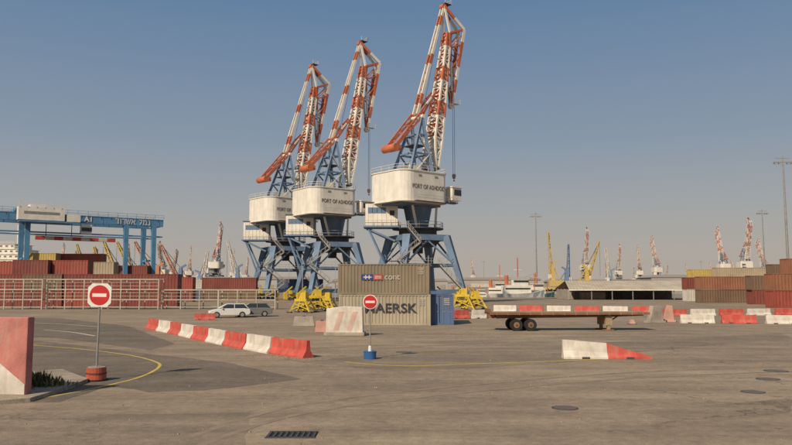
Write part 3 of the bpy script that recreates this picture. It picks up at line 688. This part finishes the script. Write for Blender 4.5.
for px,D,l in((728,140,['brown','rust']),(752,146,['maroon','brown']),(712,155,['white','maroon']),(740,172,['navy','yellow','tan']),(712,192,['yellow','yellow','yellow']),(735,197,['yellow','yellow','tan']),(770,185,['tan','yellow','maroon']),
    (822,116,['maroon','red','rust']),(784,128,['maroon','brown']),(799,146,['tan','rust','brown']),(762,160,['grey','maroon'])):
    stack(px,D,l,random.choice([0.0,-0.06,0.05]))
stack(789,108,['red','rust'],0.02,short=True)
for px,D,l in((480,470,['grey','white']),(505,480,['grey','tan']),(620,470,['white','tan','grey']),(650,480,['rust','grey']),(700,470,['tan','white','grey']),(560,500,['grey','grey']),(600,490,['rust','tan']),(675,460,['white','rust']),(590,460,['tan','brown']),(640,455,['navy','tan'])):
    stack(px,D,l,0.0)
def rack(Lr,levels,hh):
    q=MB(); n=int(Lr/2.6)
    for i in range(n+1):
        x=i*Lr/n
        for y in(0,2.2): q.beam((x,y,0),(x,y,hh),0.12,0.12,M_cream)
        for k in range(1,levels+1): q.beam((x,0,hh*k/levels-.1),(x,2.2,hh*k/levels-.1),0.08,0.08,M_cream)
    for k in range(1,levels+1):
        z=hh*k/levels-.05
        for y in(0,2.2): q.beam((0,y,z),(Lr,y,z),0.1,0.14,M_cream)
        q.box((Lr/2,1.1,z-.02),(Lr,1.2,0.04),M_dark)
        if k<levels: q.rail([(0,0,z),(Lr,0,z)],1.0,M_cream,0.05,1.3)
    q.beam((0,2.2,0),(Lr/n,2.2,hh/levels),0.06,0.06,M_cream)
    q.beam((0,0,.35),(Lr,0,.35),.08,.08,M_cream)
    return q.mesh('steel_platform_rack')
rk=rack(8.0,3,4.3); rk2=rack(8.0,2,2.8)
x=XG(-15,100)
for i in range(5):
    tall=i<3
    obj('steel_platform_rack',rk if tall else rk2,loc=(x+i*8.3,100-0.1*i+(i%2)*.8,0),label='cream painted steel access rack beside stacked containers' if tall else 'low cream painted steel rack with guard rails',cat='steel rack',group='steel racks along the container yard')
# yellow lifting frames near the crane feet
def rig(px,D,wd,ht,label,seed):
    r_=random.Random(seed); q=MB()
    e=bpy.data.objects.new('lifting_frame',None);C.objects.link(e);e.location=(XG(px,D),D,0);e.rotation_euler=(0,0,r_.uniform(-.3,.3));e['label']=label;e['category']='lifting frame';e['group']='yellow lifting frames near the cranes'
    for s in(-1,1):
        for t in(-1,1):
            q.beam((s*wd*.5,t*1.3,.1),(s*wd*.22,t*.9,ht*.8),.16,.16,M_yellow); q.box((s*wd*.5,t*1.3,.08),(.6,.5,.16),M_dark)
        q.beam((s*wd*.42,-1.2,ht*.25),(s*wd*.42,1.2,ht*.25),.12,.12,M_yellow)
    for t in(-1,1):
        q.beam((-wd*.45,t*1.2,ht*.2),(wd*.3,t*1.0,ht*.6),.1,.1,M_yellow); q.beam((wd*.45,t*1.2,ht*.2),(-wd*.3,t*1.0,ht*.6),.1,.1,M_yellow)
    obj('leg_frame',q,e)
    q=MB(); q.box((0,0,ht*.82),(wd*.6,2.0,.3),M_yellow); q.box((.2,0,ht*.82+.55),(wd*.25,1.2,.8),M_yellow); q.beam((-wd*.2,0,ht*.85),(-wd*.1,0,ht*1.15),.14,.14,M_yellow); q.beam((-wd*.1,0,ht*1.15),(wd*.2,0,ht*.95),.1,.1,M_yellow)
    obj('top_beam',q,e)
    q=MB(); q.box((0,-.3,ht*.4),(wd*.3,1.0,.9),M_yellow); q.cyl((0,-.9,ht*.4),(0,.4,ht*.4),.3,M_dark,10); obj('winch',q,e)
rig(303,88,2.6,1.9,'small yellow steel lifting frame standing on the asphalt',1)
rig(316,92,3.2,2.3,'yellow steel lifting frame with a winch near portal legs',2)
rig(327,97,2.6,1.8,'low yellow steel lifting frame behind a concrete block',3)
rig(463,93,3.2,2.5,'spidery yellow steel lifting frame beside a blue container',4)
rig(475,100,3.0,2.0,'yellow steel lifting frame near the quay edge',5)
# ---------------- barriers
def jersey_mesh(m,Lb,hs=lambda t:0.8,ms=None,seed=0):
    q=MB(); rr=random.Random(seed)
    prof=lambda h:[(-.30,0),(-.30,min(.08,h*.3)),(-.13,h*.42),(-.09,h),(.09,h),(.13,h*.42),(.30,min(.08,h*.3)),(.30,0)]
    n=6;secs=[]
    for i in range(n+1):
        t=i/n; secs.append([(-Lb/2+Lb*t+rr.uniform(-.012,.012)*(0<i<n),p[0]+rr.uniform(-.008,.008),max(0,p[1]+rr.uniform(-.012,.012)*(p[1]>.1))) for p in prof(hs(t))])
    if ms:
        for i in range(n): q.loft(secs[i:i+2],ms[i],caps=(i in(0,n-1)))
    else: q.loft(secs,m)
    for s in(-.5,.5): q.box((s*Lb*.5,-.311,0.05),(0.35,0.012,0.1),M_dark)
    return q.mesh('jersey_barrier')
JR=[jersey_mesh(M_bred,2.94,seed=k) for k in range(3)]; JW=[jersey_mesh(M_bwhite,2.94,seed=k+9) for k in range(3)]
def barrier(loc,rz,red,label,group,scale=None):
    o=obj('jersey_barrier',random.choice(JR if red else JW),loc=loc,rz=rz,label=label,cat='barrier',group=group,bevel=0.02)
    if scale:o.scale=scale
    return o
A=G(309,358);B=G(143,327.5)
curve=spline([A,G(264,352),G(207,341),G(172,333),B],10)
res=[curve[0]];rem=3.0;cur=curve[0];i=1
while i<len(curve):
    d=(curve[i]-cur).length
    if d>=rem: cur=cur+(curve[i]-cur)*(rem/d); res.append(cur.copy()); rem=3.0
    else: rem-=d; cur=curve[i]; i+=1
for j in range(len(res)-1):
    a,b=res[j],res[j+1]; c=(a+b)/2; ang_=math.atan2(b.y-a.y,b.x-a.x)+random.uniform(-.03,.03)
    red=(j%2==0)
    barrier(c,ang_,red,('worn red' if red else 'worn white')+' concrete jersey barrier in a curving row on asphalt','red and white barriers along the road')
ra=G(563,358.5);rb=G(650,358.5)
q=jersey_mesh(None,(rb-ra).length,lambda t:0.86-0.16*t/0.5 if t<=0.5 else 0.70-0.58*(t-.5)/.5,[M_bwhite]*3+[M_bred]*3,4)
obj('ramp_barrier',q,loc=(ra+rb)/2,rz=math.radians(-2),label='white concrete barrier tapering down to a red wedge end',cat='barrier',bevel=0.02)
def row(px0,px1,base,L0,scale,start,label,gp):
    a=G(px0,base[0]);b=G(px1,base[1]); n=max(1,int((b-a).length/L0))
    for j in range(n):
        p=a.lerp(b,(j+.5)/n)+Vector((0,random.uniform(-.15,.15),0)); an=math.atan2(b.y-a.y,b.x-a.x)+random.uniform(-.05,.05)
        red=((j+start)%2==0)
        barrier(p,an,red,('red' if red else 'white')+label,gp,(L0/2.97,scale,scale))
row(676,805,(323,324),2.9,0.95,1,' concrete barrier in a straight row across the yard','red and white barriers across the yard')
row(660,800,(316,315),2.9,0.95,0,' concrete barrier in a straight row across the yard','red and white barriers across the yard')
row(492,660,(312,314),2.9,1.1,1,' concrete barrier behind a flatbed trailer','red and white barriers behind the trailer')
row(448,492,(319,318),2.2,1.1,0,' concrete barrier beside stacked containers','red and white barriers beside containers')
row(185,225,(320,319.5),2.0,0.8,0,' concrete barrier near parked cars','barriers near the cars')
M_pk=mat('faded_pink',(0.5,0.27,0.21),0.85,0.25,1.5,0.5,(0.38,0.29,0.21),bump=0.4)
for px,py,tilt,wd,m,lb in((655,323,0.35,1.6,M_conc,'grey weathered concrete slab leaning beside barriers'),(668,322,-0.25,1.1,M_pk,'faded pink concrete slab tilted beside barriers')):
    q=MB(); q.prism([(-wd/2,0),(wd/2,0),(wd/2-.15,1.5),(-wd/2+.45,1.55)],-.25,.25,m); q.box((0,0,0.1),(wd+.2,.8,.2),m)
    obj('concrete_block',q,loc=G(px,py),rz=tilt,label=lb,cat='concrete block',bevel=0.03)
p=G(345,335.5); q=MB()
q.prism([(-1.25,0),(1.25,0),(1.2,1.9),(-0.1,1.95),(-1.22,1.8)],-.35,.35,M_bwhite)
q.box((0,0,.12),(2.7,1.1,.24),M_conc)
o=obj('concrete_block',q,loc=p,rz=-.06,label='white painted concrete block with faint pink diagonal bands',cat='concrete block',bevel=0.04)
M_fp=mat('faint_pink',(0.54,0.36,0.29),0.85,0.25,1.5,0.6,(0.55,0.45,0.37))
for j,x0 in enumerate((-.75,.15)):
    q=MB(); q.prism([(x0,.35),(x0+.35,.35),(x0+.75,1.6),(x0+.4,1.6)],-.356,-.352,M_fp); obj('painted_band',q,o)
for px,py,sx,m,lb in((304,326,1.8,M_conc,'low grey concrete block on the asphalt'),(322,332,1.0,M_pk,'small faded pink concrete block beside a larger one')):
    q=MB(); q.box((0,0,.4),(sx,.9,.8),m,top=(sx*.85,.6)); q.box((0,0,.83),(.25,.12,.08),M_dark)
    obj('concrete_block',q,loc=G(px,py),rz=.1,label=lb,cat='concrete block',bevel=.04)
q=MB(); MPw=mat('pink_wall',(0.48,0.18,0.15),0.85,0.3,1.2,0.7,(0.44,0.32,0.26),bump=0.6)
pr=G(28,398)
q.box((-2.5,0,1.2),(5,0.35,2.36),MPw)
o=obj('wall',q,loc=(pr.x,pr.y,0.0),rz=-.05,label='faded pinkish red painted concrete wall end with white lower band',cat='wall',bevel=.03)
q=MB(); q.prism([(-5,0.13),(-.02,0.13),(-.02,.42),(-.95,1.15),(-1.9,1.9),(-5,1.9)],-.182,-.178,M_bwhite)
obj('painted_band',q,o)
gm=mat('weed_leaf',(0.10,0.12,0.04),0.7,0.5,6); gm2=mat('dry_grass',(0.26,0.20,0.09),0.8,0.4,6)
q=MB(); c=G(40,389)
for i in range(620):
    r=abs(random.gauss(0,.36)); t=random.uniform(0,6.28); x_,y_=r*math.cos(t)*1.3,r*math.sin(t); h=random.uniform(.1,.48)*(1.1-min(r,.9))+.05
    dx,dy=random.uniform(-.2,.2),random.uniform(-.2,.2); a=random.uniform(0,3.14); wx,wy=.02*math.cos(a),.02*math.sin(a)
    q.add([(x_-wx,y_-wy,.1),(x_+wx,y_+wy,.1),(x_+dx*.5+wx*1.5,y_+dy*.5+wy*1.5,.1+h*.6),(x_+dx,y_+dy,.1+h)],[(0,1,2,3)],gm2 if random.random()<.35 else gm)
obj('weeds',q,loc=c,label='tuft of dry green weeds at the foot of a wall',cat='weeds',kind='stuff')
# ---------------- signs
def sign(base,h,dr,square,basecol,label,tilt=0):
    e=bpy.data.objects.new('no_entry_sign',None);C.objects.link(e);e.location=base;e['label']=label;e['category']='road sign';e['group']='no entry signs in the yard'
    e.rotation_euler=(0,tilt,0)
    q=MB(); q.cyl((0,0,.1),(0,0,h),.035,M_grey,12); obj('pole',q,e)
    zc=h-dr-.03
    q=MB()
    if square:
        s=dr*1.12; c=s*.35
        q.prism([(-s+c,zc-s),(s-c,zc-s),(s,zc-s+c),(s,zc+s-c),(s-c,zc+s),(-s+c,zc+s),(-s,zc+s-c),(-s,zc-s+c)],-.06,-.04,M_signwhite)
    else: q.cyl((0,-.04,zc),(0,-.06,zc),dr*1.06,M_signwhite,32)
    obj('backing_plate',q,e)
    q=MB(); q.cyl((0,-.062,zc),(0,-.07,zc),dr*.95,M_signred,36); obj('disc',q,e)
    q=MB(); q.box((0,-.074,zc),(dr*1.35,.006,dr*.33),M_signwhite); obj('bar',q,e)
    for s in(-.15,.15):
        q=MB(); q.box((0,-.02,zc+s),(.1,.07,.04),M_grey); obj('bracket',q,e)
    q=MB()
    if square:
        q.cyl((0,0,0),(0,0,.06),.40,M_rubber,20); q.cyl((0,0,.06),(0,0,.46),.34,basecol,20,.32); q.cyl((0,0,.24),(0,0,.29),.345,mat('drum_dark',(.15,.04,.03)),20); q.cyl((0,0,.46),(0,0,.48),.29,M_conc,20)
    else:
        q.cyl((0,0,0),(0,0,.32),.27,basecol,20,.29); q.cyl((0,0,.32),(0,0,.36),.30,basecol,20); q.cyl((0,0,.36),(0,0,.60),.09,M_signwhite,16,.07)
    obj('base',q,e)
sign(G(96,380.5),3.38,0.37,True,mat('drum_red',(.42,.09,.05),.6,.3,3,.5),'round red no entry sign on a pole in a red drum',.012)
sign(G(370,359),2.92,0.31,False,mat('bucket_blue',(.03,.12,.30),.5,.2,3,.3),'round red no entry sign on a pole in a blue bucket')
# ---------------- trailer
e=bpy.data.objects.new('flatbed_trailer',None);C.objects.link(e)
ta=G(487,330);tb=G(645,330); LT=(tb-ta).length; e.location=((ta+tb)/2).x,ta.y,0; e.rotation_euler=(0,0,.03)
e['label']='rusty brown flatbed terminal trailer parked with barriers behind it';e['category']='trailer'
M_tr=mat('trailer_rust',(.24,.12,.065),.8,.35,1,.6,(.17,.11,.07)); M_dk=mat('trailer_deck',(.33,.25,.16),.85,.3,1,.5)
q=MB(); q.box((0,0,1.33),(LT,2.4,.07),M_dk)
for i in range(11): q.box((-LT/2+.4+i*(LT-.8)/10,0,1.25),(.09,2.36,.08),M_tr)
for s in(-1,1): q.box((0,s*1.21,1.28),(LT+.02,.07,.17),M_tr)
for i in range(14):
    xx=-LT/2+.5+i*(LT-1)/13
    q.box((xx,-1.25,1.28),(.05,.04,.2),M_dk)
obj('deck',q,e)
for s in(-1,1): 
    q=MB(); q.prism([(-LT/2+.6,1.21),(LT/2-.2,1.21),(LT/2-.2,1.1),(LT/2-3,1.0),(-LT/2+.6,.9)],s*.5-.06,s*.5+.06,M_tr)
    obj('chassis_beam',q,e)
q=MB(); q.box((-LT/2+.05,0,1.45),(.1,2.4,.34),M_tr); q.box((-LT/2+.25,0,1.1),(.4,1.2,.35),M_tr); obj('bulkhead',q,e)
for xx in(-LT/2+2.0,-LT/2+3.05):
    q=MB(); q.cyl((xx,-1.0,.44),(xx,1.0,.44),.08,M_dark,10); q.box((xx,0,.68),(.2,1.1,.4),M_dark); obj('axle',q,e)
    for s in(-1,1):
        for o in(.70,1.0):
            q=MB(); q.cyl((xx,s*o-.12,.44),(xx,s*o+.12,.44),.44,M_rubber,24); q.cyl((xx,s*(o+.125)-.01,.44),(xx,s*(o+.125)+.01,.44),.22,M_tr,16); q.cyl((xx,s*(o+.15)-.03,.44),(xx,s*(o+.15)+.01,.44),.08,M_dark,10)
            obj('wheel',q,e,bevel=.03)
for s in(-1,1):
    q=MB(); xx=LT/2-3.0; q.beam((xx,s*.85,1.2),(xx,s*.85,.08),.22,.22,M_dk); q.box((xx,s*.85,.05),(.75,.5,.1),M_tr); q.beam((xx+.1,s*.85,.7),(xx+.9,s*.5,1.1),.08,.08,M_tr); q.box((xx,s*.85,.75),(.5,.3,.7),M_dk)
    obj('landing_leg',q,e)
q=MB(); q.box((0,0,.2),(.5,.5,.4),M_pk,top=(.25,.25)); q.box((0,0,.02),(.7,.7,.04),M_dark)
obj('marker_block',q,loc=G(632,324),label='small pink concrete marker block beside a trailer',cat='marker block')
# ---------------- cars
def car(px,py,rz,col,label,nm):
    m=mat('car_'+nm,col,.3,.05,1,.1)
    e=bpy.data.objects.new('parked_car',None);C.objects.link(e);e.location=G(px,py);e.rotation_euler=(0,0,rz);e['label']=label;e['category']='car';e['group']='cars parked in the yard'
    q=MB(); q.prism([(-2.1,.35),(-2.15,.6),(-2.1,.9),(-1.5,.97),(.75,.97),(1.5,.86),(2.0,.72),(2.12,.5),(2.1,.3),(1.75,.25),(-1.8,.25)],-.86,.86,m)
    obj('body',q,e,bevel=.06)
    q=MB()
    def gh(x0,x1,x2,x3,z0,z1,w0,w1,mm):
        q.add([(x0,-w0,z0),(x3,-w0,z0),(x3,w0,z0),(x0,w0,z0),(x1,-w1,z1),(x2,-w1,z1),(x2,w1,z1),(x1,w1,z1)],[(0,3,2,1),(4,5,6,7),(0,1,5,4),(1,2,6,5),(2,3,7,6),(3,0,4,7)],mm)
    gh(-1.95,-1.5,.25,1.1,.96,1.38,.80,.66,M_glass); obj('window',q,e)
    q=MB(); q.box((-.62,0,1.42),(1.85,1.36,.08),m)
    for s in(-1,1):
        for a,b in(((1.08,.80,.96),(.27,.67,1.4)),((-.5,.81,.96),(-.5,.68,1.4)),((-1.93,.80,.96),(-1.5,.67,1.4))): q.beam((a[0],s*a[1],a[2]),(b[0],s*b[1],b[2]),.07,.07,m)
    obj('roof',q,e,bevel=.03)
    for xx in(-1.3,1.3):
        for s in(-1,1):
            q=MB(); q.cyl((xx,s*.70,.32),(xx,s*.885,.32),.32,M_rubber,20); q.cyl((xx,s*.88,.32),(xx,s*.895,.32),.2,M_grey,12); obj('wheel',q,e)
    for s in(-1,1):
        q=MB(); q.box((2.04,s*.62,.66),(.14,.34,.12),M_signwhite); obj('headlight',q,e)
        q=MB(); q.box((-2.12,s*.64,.78),(.08,.3,.16),M_signred); obj('tail_light',q,e)
        q=MB(); q.box((.75,s*.93,1.0),(.14,.16,.12),m); obj('mirror',q,e)
car(229,317.4,math.pi+.3,(.62,.60,.56),'white hatchback car parked on the asphalt beside steel racks','white')
car(252,316.4,math.pi+.25,(.16,.16,.155),'dark grey car parked beside a white car','grey')
# ---------------- warehouse
Dw=168;x0=XG(569,Dw);x1=XG(697,Dw)
e=bpy.data.objects.new('warehouse',None);C.objects.link(e);e.location=((x0+x1)/2,Dw,0);LW=x1-x0
e['label']='long low open sided shed with a beige corrugated roof';e['category']='warehouse'
M_rf=mat('beige_roof',(.46,.39,.29),.8,.2,.3,.3)
q=MB(); n=40; ez,rg=2.5,4.6
for i in range(n):
    xa=-LW/2+i*LW/n
    q.add([(xa,-.3,ez),(xa+LW/n*.5,-.3,ez+.06),(xa+LW/n*.5+2,12,rg+.06),(xa+2,12,rg)],[(0,1,2,3)],M_rf); q.add([(xa+LW/n*.5,-.3,ez+.06),(xa+LW/n,-.3,ez),(xa+LW/n+2,12,rg),(xa+LW/n*.5+2,12,rg+.06)],[(0,1,2,3)],M_rf)
q.add([(-LW/2+2,12,rg),(LW/2+2,12,rg),(LW/2+2,24,ez),(-LW/2+2,24,ez)],[(0,1,2,3)],M_rf)
q.box((0,-.3,ez-.12),(LW,.15,.28),M_white)
obj('roof',q,e)
q=MB(); q.box((0,14,1.2),(LW-1,.3,2.4),M_conc); obj('wall',q,e)
q=MB(); q.box((-LW/2+.4,8,1.2),(.3,12,2.3),M_conc); obj('wall',q,e)
q=MB(); q.box((3,5,1.0),(8,.2,1.9),M_dark); obj('partition',q,e)
q=MB(); q.box((-8,6,.9),(6,2,1.8),M_conc); obj('store_room',q,e)
for i in range(7):
    q=MB(); q.box((-LW/2+.5+i*(LW-1)/6,0,1.2),(.18,.18,2.3),M_grey); obj('column',q,e)
# ---------------- boats
def boat(px,D,Lb,hull,label,rz=0.1,mast=7):
    e=bpy.data.objects.new('boat',None);C.objects.link(e);e.location=(XG(px,D),D,-1.6);e.rotation_euler=(0,0,rz);e['label']=label;e['category']='boat';e['group']='boats moored in the harbour'
    secs=[];bw=Lb*.14;q=MB()
    for t,wf,zt in((0,.8,2.3),(.15,1,2.2),(.5,1,2.2),(.75,.85,2.5),(.92,.4,3.0),(1,.05,3.3)):
        x=-Lb/2+Lb*t; secs.append([(x,-bw*wf*.6,-.4),(x,-bw*wf,zt*Lb/16),(x,bw*wf,zt*Lb/16),(x,bw*wf*.6,-.4)])
    q.loft(secs,hull); obj('hull',q,e)
    k=Lb/16; q=MB(); q.box((-.5*k,0,3.4*k),(8*k,3.2*k,2.4*k),M_white); q.box((.5*k,0,5.5*k),(4.4*k,2.8*k,1.8*k),M_white); q.box((.55*k,0,5.7*k),(4.45*k,2.85*k,.6*k),M_glass); q.box((.5*k,0,6.5*k),(4.8*k,3.2*k,.2),M_white); q.box((-.5*k,0,3.6*k),(7.4*k,3.24*k,.45*k),M_glass)
    obj('cabin',q,e)
    q=MB(); q.beam((0,0,6.5*k),(0,0,(6+mast)*k),.3,.3,M_orange); q.beam((-1.2*k,0,9*k),(1.2*k,0,9*k),.15,.15,M_white); obj('mast',q,e)
    q=MB(); q.cyl((-3.4*k,0,2*k),(-3.4*k,0,7.4*k),.6*k,M_orange,10); obj('funnel',q,e)
    q=MB(); q.beam((5*k,0,2.5*k),(5*k,0,8*k),.2,.2,M_orange); q.beam((5*k,0,8*k),(2*k,0,6.8*k),.08,.08,M_grey); obj('derrick',q,e)
M_hg=mat('hull_green',(.09,.2,.16),.5);M_hb=mat('hull_blue',(.05,.1,.2),.5);M_hw=mat('hull_white',(.6,.58,.53),.5)
boat(518,228,18,M_hw,'white work boat with red masts moored at the quay',.15,6.5)
boat(500,244,15,M_hw,'white work boat with orange mast moored at the quay',-.1,7)
boat(536,250,14,M_hg,'green and white work boat moored at the quay',.2,5)
boat(480,238,9,M_hw,'small white boat moored at the quay',.1,3)
boat(459,248,10,M_hb,'small blue and white boat moored at the quay',.1,4)
e=bpy.data.objects.new('cargo_ship',None);C.objects.link(e);e.location=(XG(26,260),260,0);e['label']='large white ship superstructure behind stacked containers';e['category']='ship'
q=MB(); secs=[]
for x,wf in((-60,.7),(-40,1),(6,1),(12,.7),(18,.15)): secs.append([(x,-9*wf,0),(x,-11*wf,9),(x,11*wf,9),(x,9*wf,0)])
q.loft(secs,mat('hull_pale',(.45,.43,.40),.5)); obj('hull',q,e)
q=MB()
for k in range(5):
    z=10.0+k*1.9; lx=40-k*6; q.box((-13+k*.8,0,z),(lx,18-k*1.4,1.8),M_white); q.box((-13+k*.8,0,z+.96),(lx+1,18.6-k*1.4,.12),M_white)
    for j in range(int(lx/2)): q.box((-13+k*.8-lx/2+1.2+j*2,-(18-k*1.4)/2-.02,z+.1),(.9,.06,.6),M_dark)
    q.rail([(-13+k*.8-lx/2,-(18.6-k*1.4)/2,z+1.0),(-13+k*.8+lx/2,-(18.6-k*1.4)/2,z+1.0)],.8,M_white,.07,2)
obj('superstructure',q,e)
for bx in(-22,-14):
    q=MB(); q.box((bx,-9.6,15.6),(5,1.6,1.1),M_orange,top=(4,1)); obj('lifeboat',q,e)
q=MB(); q.cyl((-16,0,18),(-16,0,22.5),2,M_white,14,1.7); obj('funnel',q,e)
q=MB(); q.cyl((-4,0,18),(-4,0,26),.3,M_white,6); q.beam((-7,0,23),(-1,0,23),.3,.3,M_white); obj('mast',q,e)
def mast(px,top,hm,label):
    D=(hm-H)*F/(286-top)
    e=bpy.data.objects.new('light_mast',None);C.objects.link(e);e.location=(XG(px,D),D,0);e['label']=label;e['category']='light mast';e['group']='tall floodlight masts'
    q=MB(); q.cyl((0,0,0),(0,0,hm),.34,M_grey,12,.14); q.box((0,0,.3),(1.2,1.2,.6),M_conc); obj('pole',q,e)
    q=MB(); q.beam((-2,0,hm),(2,0,hm),.15,.15,M_grey); q.beam((-1.6,0,hm+.8),(1.6,0,hm+.8),.12,.12,M_grey); q.cyl((0,0,hm-.2),(0,0,hm+1.4),.12,M_grey,8)
    obj('crossarm',q,e)
    for x_ in(-1.8,-.9,.9,1.8):
        q=MB(); q.box((x_,-.35,hm-.3),(.7,.6,.4),M_grey); q.box((x_,-.45,hm-.51),(.6,.5,.03),M_signwhite); obj('floodlight',q,e)
mast(790,161,30,'tall grey floodlight mast with a crossarm of lamps')
mast(766,213,30,'tall grey floodlight mast behind stacked containers')
mast(537,216,30,'tall grey floodlight mast by the harbour basin')
mast(484,262,30,'distant grey floodlight mast on the far quay')
mast(702,262,30,'distant grey floodlight mast on the far quay')
for px,D,L_,h_,c_ in((500,560,60,9,(.36,.33,.29)),(600,600,90,8,(.38,.34,.30)),(690,560,70,11,(.33,.30,.28)),(780,620,90,10,(.36,.33,.30)),(260,520,80,9,(.34,.32,.30)),(390,560,90,8,(.36,.33,.30)),(130,500,70,10,(.36,.33,.3)),(450,600,60,7,(.37,.34,.31))):
    q=MB(); m=mat('far_wall%d'%px,c_,.9,.15,.1); mr=mat('hazed_far_roof%d'%px,hz((.2,.18,.17),.4),.9,.1)  # roof and door tone has air haze blended into it
    q.box((0,0,h_/2-.5),(L_,25,h_-1),m); q.prism([(-L_/2-1,h_-1),(L_/2+1,h_-1),(L_/2-2,h_+1),(-L_/2+2,h_+1)],-13,13,mr)
    for k in range(int(L_/9)): q.box((-L_/2+5+k*9,-12.6,2.2),(4,.3,4.2),mr)
    obj('port_shed',q,loc=(XG(px,D),D,0),label='distant low port shed with large doors',cat='shed',group='distant port sheds')
